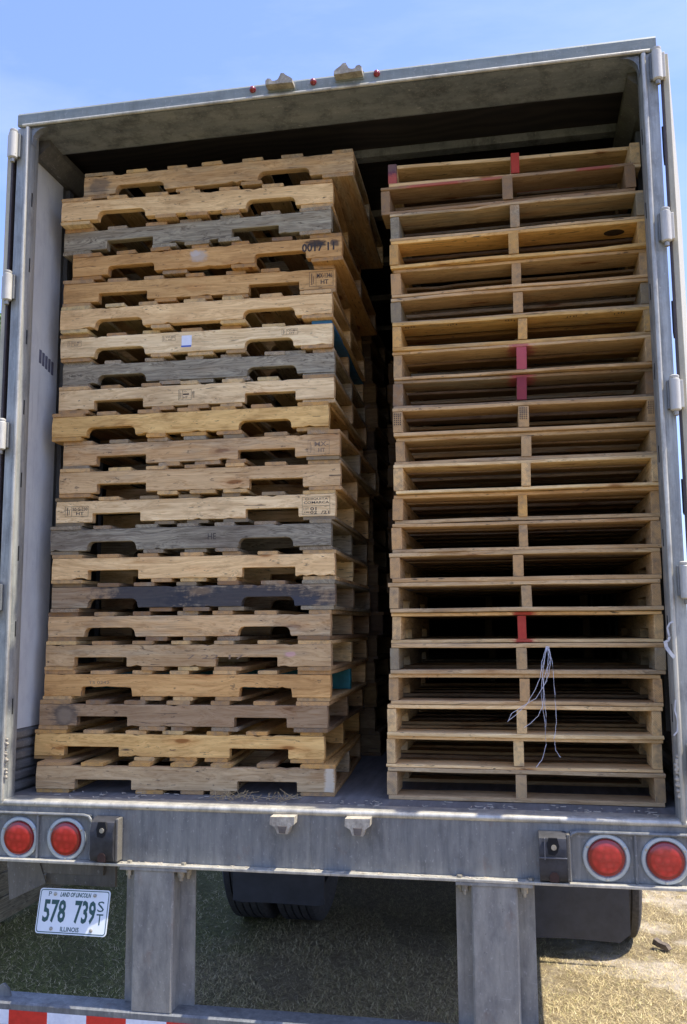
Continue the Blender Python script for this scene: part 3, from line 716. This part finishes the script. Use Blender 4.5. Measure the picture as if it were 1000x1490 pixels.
LEFT = [(-0.596,.213,.072,.12),(-.646,.259,.035,.12),(-.627,.256,.029,.12),(-.618,.259,.021,.12),(-.614,.255,.018,.12),(-.615,.265,.005,.12),(-.599,.261,.016,.12),(-.597,.261,.03,.121),(-.611,.261,.018,.122),(-.596,.273,.026,.122),(-.572,.261,.041,.123),(-.574,.268,.004,.123),(-.62,.26,.026,.122),(-.599,.28,.031,.121),(-.604,.314,.036,.12),(-.613,.302,.036,.121),(-.605,.276,.029,.121),(-.598,.295,.054,.121),(-.56,.276,.011,.121),(-.607,.277,.004,.121),(-.599,.255,.05,.121),(-.508,.26,.019,.121)]
RIGHT = [(.72,.231,-.007,.118),(.719,.239,-.007,.118),(.723,.227,-.005,.117),(.734,.236,-.001,.117),(.742,.224,-.001,.116),(.747,.248,.001,.117),(.742,.223,.002,.117),(.749,.225,.007,.116),(.756,.233,.003,.115),(.762,.24,.004,.116),(.769,.208,-.001,.117),(.773,.243,.003,.116),(.766,.233,.013,.117),(.768,.253,.016,.117),(.766,.235,-.018,.118),(.766,.23,.003,.118),(.763,.26,-.014,.118),(.765,.255,-.013,.118),(.757,.237,-.016,.119),(.762,.247,-.017,.12),(.728,.249,-.009,.12),(.755,.274,.035,.121)]
# spot materials
def H2(h): return h-.0445
M_smear = make_wood('stamped_smudged_wood', [(.50, 0, .018, .055, .1, .020, (.03, .028, .03), .9), (.575, 0, .015, .025, .1, .02, (.05, .045, .045), .8), (-.02, 0, .006, .05, .1, .03, (.52, .45, .36), .8), (-.04, 0, .02, .028, .1, .016, (.6, .55, .48), .7)])
M_black = make_wood('blackened_wood', [(-.18, 0, .0, .26, .1, .12, (.045, .048, .055), .9), (.25, 0, -.01, .42, .1, .07, (.045, .048, .055), .9), (.05, 0, .02, .06, .1, .018, (.2, .14, .085), .8), (.45, 0, -.03, .12, .1, .03, (.06, .065, .08), .8)])
M_ring = make_wood('water_ringed_wood', [(-.50, 0, 0, .075, .1, .06, (.10, .085, .07), .8), (-.495, 0, -.004, .042, .1, .032, (.34, .26, .17), .5)])
M_lead = make_wood('dark_ended_wood', [(-.54, 0, 0, .06, .1, .05, (.16, .13, .10), .7), (-.32, 0, -.03, .1, .1, .02, (.2, .14, .09), .7)])
M_pinkp = make_wood('pink_speckled_wood', [(.44, 0, .005, .03, .1, .012, (.75, .42, .42), .6)])
M_endp = make_wood('pale_ended_wood', [(.585, 0, 0, .022, .1, .08, (.74, .62, .42), .9)])
M_blue = plain('blue_painted_wood', (.03, .17, .36), .6, 0, .25, 30)
M_teal = plain('teal_painted_wood', (.012, .16, .17), .6, 0, .25, 30)
RED = (.46, .035, .03); PNK = (.50, .085, .11)
M_redend = make_wood('red_painted_end', [(-SL/2, 0, 0, .05, .2, .2, RED, .93)])
M_pinkend = make_wood('pink_painted_end', [(-SL/2, 0, 0, .05, .2, .2, PNK, .92)])
M_darkred = make_wood('dark_red_painted_end', [(-SL/2, 0, 0, .05, .2, .2, (.30, .035, .06), .9)])
M_redspot = make_wood('red_marked_board', [(0, .0, 0, .055, .2, .1, RED, .9)])
M_pinkspot = make_wood('pink_marked_board', [(0, .0, 0, .06, .2, .1, PNK, .75)])
M_redline = make_wood('red_smeared_board', [(.28, .07, 0, .16, .012, .02, (.5, .10, .08), .75), (-.36, .07, 0, .09, .012, .02, (.45, .08, .07), .7), (-.15, -.07, 0, .15, .012, .02, (.5, .10, .08), .7), (.05, .07, 0, .05, .01, .02, (.5, .1, .08), .6)])
M_redcorner = make_wood('red_corner_end', [(-SL/2, 0, -.02, .05, .2, .035, (.42, .05, .07), .85), (-SL/2, 0, .03, .05, .2, .04, (.10, .05, .09), .85)])

# top to bottom: tone, weathering, mix, notch style, label, extras
NS = ((.165, .385), (.835, 1.055))
LS = [
 ('tan', .42, ('pale','tan'), 'round', 'topmost pallet of the left stack, tan with a dark smudged left end', dict(mats={('s',0): M_lead})),
 ('pale', .10, ('pale','cream','tan'), 'round', 'clean pale yellow pallet lying second from the top of the left stack', {}),
 ('grey', .72, ('grey','tan'), 'square', 'grey weathered pallet third from the top of the left stack', {}),
 ('orange', .28, ('orange','brown'), 'soft', 'orange-brown pallet with a pale paint patch and black smeared print at its right end', dict(mats={('s',0): M_smear})),
 ('orange', .12, ('tan','orange'), 'square', 'light brown pallet stamped MX-1346 HT at its right end', dict(tn2=1)),
 ('pale', .08, ('pale','cream'), 'round', 'pale knotty pallet resting on the pallet with the blue painted board', {}),
 ('cream', .08, ('pink','cream','tan'), 'round', 'cream pallet with a small white and blue sticker on its stringer', dict(mats={('d',6): M_blue})),
 ('grey', .80, ('grey','tan'), 'round', 'silver-grey weathered pallet right below the pallet with the white sticker', {}),
 ('cream', .10, ('cream','tan'), 'square', 'pale pallet with one small square black stamp left of its middle', {}),
 ('gold', .12, ('gold','tan'), 'round', 'golden pallet sticking out to the left halfway up the left stack', {}),
 ('tan', .42, ('tan','grey'), 'square', 'dull tan pallet with a faint boxed stamp near its right end', {}),
 ('tan', .18, ('tan','pale'), 'square', 'smooth tan pallet just above the one with the black LOT stamp', {}),
 ('cream', .15, ('pale','grey'), 'square', 'pale pallet stamped HT at the left and with a boxed LOT stamp at the right', {}),
 ('dark', .62, ('grey','brown'), 'round', 'dark grey rough-grained pallet directly below the one with the LOT stamp', {}),
 ('pale', .12, ('pale','tan'), 'square', 'pale tan pallet between the rough dark grey and the blackened pallet', {}),
 ('brown', .45, ('grey','brown'), 'round', 'brown pallet blackened in large patches, seventh from the bottom of the left stack', dict(mats={('s',0): M_black})),
 ('tan', .40, ('tan','brown'), 'round', 'brownish grey pallet directly below the blackened one', {}),
 ('pink', .28, ('tan','pale'), 'square', 'pinkish tan pallet with faint pink specks near its right end', dict(mats={('s',0): M_pinkp})),
 ('orange', .10, ('tan','pale'), 'rough', 'light orange pallet with a ragged notch and teal painted inner stringer', dict(mats={('s',1): M_teal})),
 ('brown', .30, ('tan','brown'), 'square', 'brown pallet with a dark round water stain on its left end', dict(mats={('s',0): M_ring})),
 ('gold', .02, ('pale','gold'), 'square', 'bright golden pallet second from the bottom of the left stack', {}),
 ('tan', .30, ('gold','tan'), 'square', 'bottom pallet of the left stack standing on the trailer floor', dict(mats={('s',0): M_endp})),
]
NPOS = {0: ((.155, .37), (.80, 1.03)), 2: ((.20, .42), (.78, .99)), 20: ((.13, .37), (.83, 1.07)), 21: ((.16, .40), (.83, 1.07)), 17: ((.13, .36), (.74, 1.0)), 10: ((.15, .38), (.79, 1.03))}
z = FL+.0005; LP = []
for k, (x, y, a, t) in enumerate(LEFT):
    i = 21-k; tn, wt, mixn, st, lab, ex = LS[i]; r = random.Random(100+k)
    c, s = math.cos(a), math.sin(a)
    jit = lambda: r.uniform(-.012, .012)
    top = [(0, .135)]+[(.205+.175*q+jit(), r.choice((.078, .088, .088, .095))) for q in range(5)]+[(1.084, .135)]
    if r.random() < .35: top[-1] = (1.129, .09); top.insert(-1, (1.0, .09)) if r.random() < .3 else None
    nb = r.choice((3, 3, 2)); b0 = [(.435+(.30/(nb-1))*q+jit(), r.choice((.085, .095, .11))) for q in range(nb)]
    bot = [(0, r.choice((.135, .125)))]+b0+[(1.084, .135)]
    mats = dict(ex.get('mats', {}))
    if ('d', 6) in mats: mats[('d', len(top)-1)] = mats.pop(('d', 6))
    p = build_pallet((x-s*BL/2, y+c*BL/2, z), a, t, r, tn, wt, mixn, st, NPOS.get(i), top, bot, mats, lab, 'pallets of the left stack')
    LP.append(p); z += t+.0002
LP = LP[::-1]; bpy.context.view_layer.update()
def ippc(x0, x1, z0, z1, code, ht='HT'):
    w = x1-x0; h = z1-z0
    return [('box', x0, x1, z0, z1), ('bar', x0+w*.28, x0+w*.28+.0012, z0, z1), ('bar', x0+w*.09, x0+w*.12, z0+h*.12, z1-h*.12), ('bar', x0+w*.17, x0+w*.19, z0+h*.2, z1-h*.3),
            ('text', code, x0+w*.32, x0+w*.96, z0+h*.56, z1-h*.12, .015), ('text', ht, x0+w*.48, x0+w*.80, z0+h*.14, z0+h*.44, .015)]
stamp(LP[4], ippc(1.105, 1.208, .012, .078, 'MX-1346'))
stamp(LP[12], ippc(.045, .150, .026, .070, '50-G-230'))
stamp(LP[12], [('box', 1.078, 1.194, .008, .080), ('text', 'CHIQUITA', 1.09, 1.185, .066, .076, .01), ('text', 'COMARCA', 1.085, 1.19, .052, .062, .01), ('bar', 1.08, 1.192, .042, .0435),
               ('text', 'LOT', 1.084, 1.106, .026, .036), ('text', '01', 1.112, 1.138, .024, .038, .02), ('text', 'JUN', 1.084, 1.106, .011, .020), ('text', '02  /21', 1.112, 1.19, .010, .022, .01)])
stamp(LP[8], ippc(.545, .602, .022, .068, '00-0000')[:4]+[('text', 'CO-', .563, .582, .056, .063), ('text', 'HT', .566, .586, .028, .038), ('bar', .565, .592, .044, .050), ('text', 'MX', .606, .616, .03, .06)])
stamp(LP[10], ippc(1.085, 1.175, .006, .066, 'MX-'), INKF)
stamp(LP[6], ippc(.035, .10, .050, .076, 'CO-MX'), INKF); stamp(LP[6], ippc(.47, .53, .052, .076, 'CO-MX'), INKF); stamp(LP[6], ippc(1.0, 1.07, .050, .076, 'CO-MX'), INKF)
stamp(LP[7], [('text', 'N0A7M1', .035, .092, .034, .046)])
stamp(LP[3], [('text', '0017 11', 1.045, 1.185, .028, .066, .03)])
stamp(LP[13], [('text', 'HE', .70, .735, .036, .062)])
stamp(LP[17], [('text', '7 22 17', .62, .86, .030, .048)], INKF); stamp(LP[18], [('text', 'TS 0242', .20, .29, .050, .062)], INKF)
sk = kid(LP[6], 'stringer'); bm = bmesh.new(); quad(bm, .558-SL/2, .603-SL/2, .028-.0445, .072-.0445, -SW/2-.0008); quad(bm, .556-SL/2, .601-SL/2, .0205-.0445, .0278-.0445, -SW/2-.0008, 1)
obj('sticker', bm, [DIAL, BLUE], sk)

RS = [
 ('pale', .25, 'topmost pallet of the right stack with a red painted middle stringer', dict(m=M_redend, corner=1)),
 ('brown', .22, 'dark brown pallet with red smears, second from the top of the right stack', dict(redline=1, mixn=('brown','tan'))),
 ('tan', .45, 'grey-ended tan pallet third from the top of the right stack', dict(st='grey')),
 ('gold', .10, 'golden pallet with an oval knot hole in its upper board at the right', dict(knot=1)),
 ('tan', .25, 'tan pallet directly below the one with the oval knot hole', {}),
 ('tan', .40, 'tan pallet with greyed stringer ends, sixth from the top of the right stack', dict(st='grey')),
 ('gold', .30, 'pallet with rows of dark nail marks along its upper board in the right stack', dict(nail=1)),
 ('tan', .25, 'pallet with a bright pink painted middle stringer end', dict(m=M_pinkend, tsp=M_pinkspot)),
 ('brown', .42, 'dull pallet with a dark red painted middle stringer end', dict(m=M_darkred, tsp=M_pinkspot)),
 ('tan', .15, 'pallet with rows of small black print on its middle and right stringer ends', dict(print=1)),
 ('tan', .30, 'eleventh pallet from the top of the right stack, set a little to the right', {}),
 ('pale', .20, 'pale pallet under the one set a little to the right in the right stack', {}),
 ('tan', .12, 'pallet with a bright yellow middle stringer end, tenth from the bottom of the right stack', dict(mt='gold')),
 ('tan', .30, 'brownish pallet ninth from the bottom of the right stack', {}),
 ('tan', .22, 'tan pallet eighth from the bottom of the right stack', {}),
 ('pink', .28, 'pallet with striped rings on its stringer ends, directly above the bright red one', {}),
 ('pale', .15, 'pallet with a bright red painted middle stringer and red marks on the boards', dict(m=M_redend, tsp=M_redspot, bsp=M_redspot)),
 ('tan', .38, 'pallet with the white plastic twine hanging from it, below the red one', dict(st='grey')),
 ('tan', .20, 'fourth pallet from the bottom of the right stack, behind the hanging twine', {}),
 ('pale', .08, 'third pallet from the bottom of the right stack with a bright pale upper board', {}),
 ('pale', .15, 'pallet with a dark knot on its lower board, second from the right stack bottom', {}),
 ('pink', .25, 'bottom pallet of the right stack standing on the trailer floor', {}),
]
MIDS = (.022, .004, .002, -.003, -.004, 0, .007, -.002, -.005, -.002, 0, .007, -.002, 0, -.012, .015, -.002, -.005, .005, -.002, -.007, -.002)
z = FL+.0005; RP = []
for k, (x, y, a, t) in enumerate(RIGHT):
    i = 21-k; tn, wt, lab, ex = RS[i]; r = random.Random(300+k)
    c, s = math.cos(a), math.sin(a); mats = {}
    if 'm' in ex: mats[('s', 1)] = ex['m']
    if 'tsp' in ex: mats[('d', 0)] = ex['tsp']
    if 'bsp' in ex: mats[('b', 0)] = ex['bsp']
    if 'corner' in ex: mats[('s', 2)] = M_redcorner; mats[('b', 0)] = M_redline
    if 'redline' in ex: mats[('d', 0)] = M_redline
    if 'st' in ex: mats[('st', 0)] = ex['st']; mats[('st', 2)] = ex['st']
    if 'mt' in ex: mats[('st', 1)] = ex['mt']
    jit = lambda: r.uniform(-.012, .012)
    d0 = r.uniform(0, .012)
    top = [(d0, .14)]+[(.20+.172*q+jit(), r.choice((.078, .088, .1))) for q in range(5)]+[(1.084, .135)]
    if i == 0: top = [(.055, .12)]+top[1:]
    bot = [(r.uniform(0, .006), r.choice((.135, .09)))]+[(.40+.17*q+jit(), .09) for q in range(3)]+[(1.084, .135)]
    p = build_pallet((x-s*SL/2, y+c*SL/2, z), a+math.pi/2, t, r, tn, wt, ex.get('mixn', ('tan', 'brown', 'brown', 'orange')), r.choice(('round', 'square')), None, top, bot, mats, lab, 'pallets of the right stack', 'b', mid=MIDS[i])  # browner mix also puts the openings' shade into the inner boards
    RP.append(p); z += t+.0002
RP = RP[::-1]
bpy.context.view_layer.update()
# oval knot hole seen from below in the fourth pallet's lead board
b = kid(RP[3], 'deck_board', 0); bm = bmesh.new()
lathe(bm, [(1, -.0002), (.97, .0)], (0, 0, 0), 'z', 24); bmesh.ops.scale(bm, vec=(.040, .030, 1), verts=bm.verts)
o = obj('knot_hole', bm, plain('knot_dark', (.05, .028, .016), .9), b); o.location = (-.388, -.01, -.0074)
# small black printing on stringer ends of the tenth pallet
for si in (0, 1, 2):
    s_o = kid(RP[9], 'stringer', si); bm = bmesh.new()
    for q in range(4):
        for w_ in range(6): quad(bm, -.015+q*.008, -.011+q*.008, .030-w_*.0085, .0345-w_*.0085, 0)
    o = obj('stamp', bm, INK, s_o); o.rotation_euler = (0, 0, -math.pi/2); o.location = (-SL/2-.0012, 0, 0)
# nail-like dark marks
bm = bmesh.new(); r = random.Random(9)
b = kid(RP[6], 'deck_board', 0)
for gx in (-.40, -.22, .02, .25, .42):
    for q in range(4): 
        x0 = gx+q*.011+r.uniform(-.002, .002); y0 = .045+r.uniform(-.006, .006)
        bm.faces.new([bm.verts.new(p) for p in ((x0, y0, 0), (x0+.005, y0, 0), (x0+.004, y0+.014, 0), (x0, y0+.012, 0))])
o = obj('nail_mark', bm, INK, b); o.location = (0, 0, -.0082)

# the rows behind, further inside the trailer
def copy_pallet(src, loc, rz, label, group):
    c = src.copy(); COL.objects.link(c); c.location = loc; c.rotation_euler = (0, 0, rz)
    c['label'] = label; c['group'] = group
    for ch in list(src.children):
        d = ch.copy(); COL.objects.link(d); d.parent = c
        q = ch.color; d.color = (q[0]*.26, q[1]*.25, q[2]*.24, .2)  # shade deep in the trailer put into the copies' colour
    return c
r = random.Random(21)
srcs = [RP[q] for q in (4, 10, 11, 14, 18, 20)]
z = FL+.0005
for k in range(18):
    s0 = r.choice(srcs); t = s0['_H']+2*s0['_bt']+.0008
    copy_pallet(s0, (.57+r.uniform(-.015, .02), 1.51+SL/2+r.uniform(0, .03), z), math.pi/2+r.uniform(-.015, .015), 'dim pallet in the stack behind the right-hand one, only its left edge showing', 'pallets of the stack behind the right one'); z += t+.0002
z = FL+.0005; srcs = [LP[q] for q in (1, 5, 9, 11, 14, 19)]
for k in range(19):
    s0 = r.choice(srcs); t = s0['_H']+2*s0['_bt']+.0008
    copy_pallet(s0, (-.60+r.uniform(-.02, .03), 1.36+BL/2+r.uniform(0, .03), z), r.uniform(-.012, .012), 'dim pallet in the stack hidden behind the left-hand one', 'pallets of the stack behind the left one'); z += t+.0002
for o in bpy.data.objects:
    for kx in ('_H', '_bt'):
        if kx in o: del o[kx]

# ------------------------------------------------------------ small loose things
bm = bmesh.new(); r = random.Random(4)
strands = [[(.828, .215, 1.775), (.812, .20, 1.70), (.800, .195, 1.60), (.810, .20, 1.50), (.812, .195, 1.42), (.796, .195, 1.365), (.773, .19, 1.338)],
           [(.832, .215, 1.775), (.846, .20, 1.71), (.850, .195, 1.60), (.853, .195, 1.50), (.842, .195, 1.44), (.846, .195, 1.40), (.862, .19, 1.375)],
           [(.826, .215, 1.775), (.808, .20, 1.72), (.800, .195, 1.66), (.770, .195, 1.60), (.745, .195, 1.56), (.712, .195, 1.53), (.680, .19, 1.505)],
           [(.834, .215, 1.775), (.828, .20, 1.70), (.822, .195, 1.65), (.780, .195, 1.585), (.730, .195, 1.555), (.690, .19, 1.53), (.676, .19, 1.50)],
           [(.836, .215, 1.775), (.840, .20, 1.73), (.812, .195, 1.66), (.806, .195, 1.56), (.785, .195, 1.52), (.760, .195, 1.495), (.735, .19, 1.48)],
           [(.830, .215, 1.775), (.820, .20, 1.74), (.806, .195, 1.69), (.812, .195, 1.60), (.815, .195, 1.52), (.813, .195, 1.47)],
           [(.829, .215, 1.775), (.838, .20, 1.72), (.830, .195, 1.67), (.806, .195, 1.62)]]
for st in strands:
    pts = []
    for a, b in zip(st[:-1], st[1:]):
        for q in range(4):
            t = q/4; pts.append(Vector(a).lerp(Vector(b), t)+Vector((r.uniform(-.0012, .0012), r.uniform(-.003, .003), 0)))
    pts.append(Vector(st[-1])); tube(bm, pts, .00095, 5)
o = obj('plastic_twine', bm, TWINE, smooth=True); tag(o, 'frayed white plastic twine hanging over the lower pallets of the right stack', 'twine')
# straw and splinters on the trailer floor edge
STRAWM = plain('straw', (.42, .30, .13), .8, 0, .3, 60)
bm = bmesh.new(); r = random.Random(12)
def chip(bm, x, y, z0, l, w, a, h=.0015, lift=0):
    dx, dy = math.cos(a)*l/2, math.sin(a)*l/2; px, py = -math.sin(a)*w/2, math.cos(a)*w/2
    A = [bm.verts.new(p) for p in ((x-dx-px, y-dy-py, z0), (x+dx-px, y+dy-py, z0+lift), (x+dx+px, y+dy+py, z0+lift), (x-dx+px, y-dy+py, z0))]
    B = [bm.verts.new(v.co+Vector((0, 0, h))) for v in A]
    bm.faces.new(A[::-1]); bm.faces.new(B)
    for i in range(4): bm.faces.new((A[i], A[(i+1) % 4], B[(i+1) % 4], B[i]))
for cx, cy, n, sp in ((-.36, .13, 42, .055), (-.17, .16, 22, .035)):
    for i in range(n): chip(bm, cx+r.gauss(0, sp), max(.04, cy+r.gauss(0, .03)), FL+.005+abs(r.gauss(0, .006)), r.uniform(.02, .07), .0018, r.uniform(0, 3.14), .001, r.uniform(0, .02))
o = obj('straw', bm, STRAWM); tag(o, 'loose straw on the trailer floor in front of the left stack', 'straw', kind='stuff')
bm = bmesh.new()
for i in range(130): chip(bm, r.uniform(-1.15, 1.2), r.uniform(.05, .20), FL+.0052, r.uniform(.004, .03), r.uniform(.001, .005), r.uniform(0, 3.14))
for i in range(90): chip(bm, r.uniform(-.75, .75), r.uniform(-.034, -.004), .9956, r.uniform(.004, .02), r.uniform(.001, .004), r.uniform(-.6, .6))
o = obj('wood_splinters', bm, plain('splinters', (.55, .47, .34), .8, 0, .3)); tag(o, 'pale wood splinters scattered along the trailer sill and flange', 'splinters', kind='stuff')
# chunk of wood on the sunny grass
bm = bmesh.new(); prism(bm, [(-.05, 0), (.045, 0), (.052, .012), (.03, .03), (-.01, .026), (-.045, .034)], -.02, .02, 'y', .003)
o = obj('wood_chunk', bm, plain('dark_wood', (.10, .075, .05), .8, 0, .5)); o.location = (1.478, 2.41, .018); o.rotation_euler = (0, R_(12), R_(-35)); tag(o, 'dark broken chunk of wood lying on the sunny grass', 'wood chunk')
# weathered board wall standing left of the trailer
wf = empty('board_fence', (-2.60, 2.8, 0)); tag(wf, 'low weathered grey board fence standing on the grass left of the trailer', 'fence')
WFM = make_wood('weathered_fence_wood')
r = random.Random(31)
for k in range(4):
    bm = board_mesh(3.0, .145, .022, r); o = obj('plank', bm, WFM, wf); o.rotation_euler = (R_(90), 0, R_(90)); o.location = (.05, -.6, .09+k*.152); tone(o, 'grey', .8, r)
for y in (-2.0, -.6, .8):
    bm = bmesh.new(); bx(bm, -.045, .036, y-.045, y+.045, 0, .66, .004); o = obj('post', bm, WFM, wf); tone(o, 'grey', .8, r)
# tree beyond, glimpsed at the left edge
def tree(x, y, h, cr, seed, label):
    r = random.Random(seed); t = empty('tree', (x, y, 0)); tag(t, label, 'tree')
    bm = bmesh.new(); tips = []
    tube(bm, [(0, 0, 0), (.1, 0, h*.2), (-.1, .1, h*.4), (0, 0, h*.7), (.1, 0, h*.9)], [.38, .30, .24, .13, .04], 10)
    for k in range(22):
        a = r.uniform(0, 6.28); z0 = h*r.uniform(.22, .75); ln = cr*r.uniform(.5, 1.0)*(1.15-z0/h*.6); e = Vector((math.cos(a)*ln, math.sin(a)*ln, z0+ln*r.uniform(.15, .6)))
        tube(bm, [(0, 0, z0), tuple(Vector((0, 0, z0)).lerp(e, .5)+Vector((0, 0, .2))), tuple(e)], [.10, .06, .02], 6); tips.append(e); tips.append(Vector((0, 0, z0)).lerp(e, .6))
    obj('trunk', bm, BARK, t, True)
    bm = bmesh.new()
    for i in range(17000):
        c = r.choice(tips); p = c+Vector((r.gauss(0, .55), r.gauss(0, .55), r.gauss(0, .45)))
        d = Vector((r.uniform(-1, 1), r.uniform(-1, 1), r.uniform(-.6, .6))).normalized(); e = d.orthogonal().normalized(); l = r.uniform(.07, .15)
        vs = [bm.verts.new(q) for q in (p-d*l, p+e*l*.45, p+d*l, p-e*l*.45)]; bm.faces.new(vs)
    obj('crown', bm, LEAF, t)
tree(-18.3, 25, 16.0, 3.8, 5, 'leafy green tree beyond the left side of the trailer')
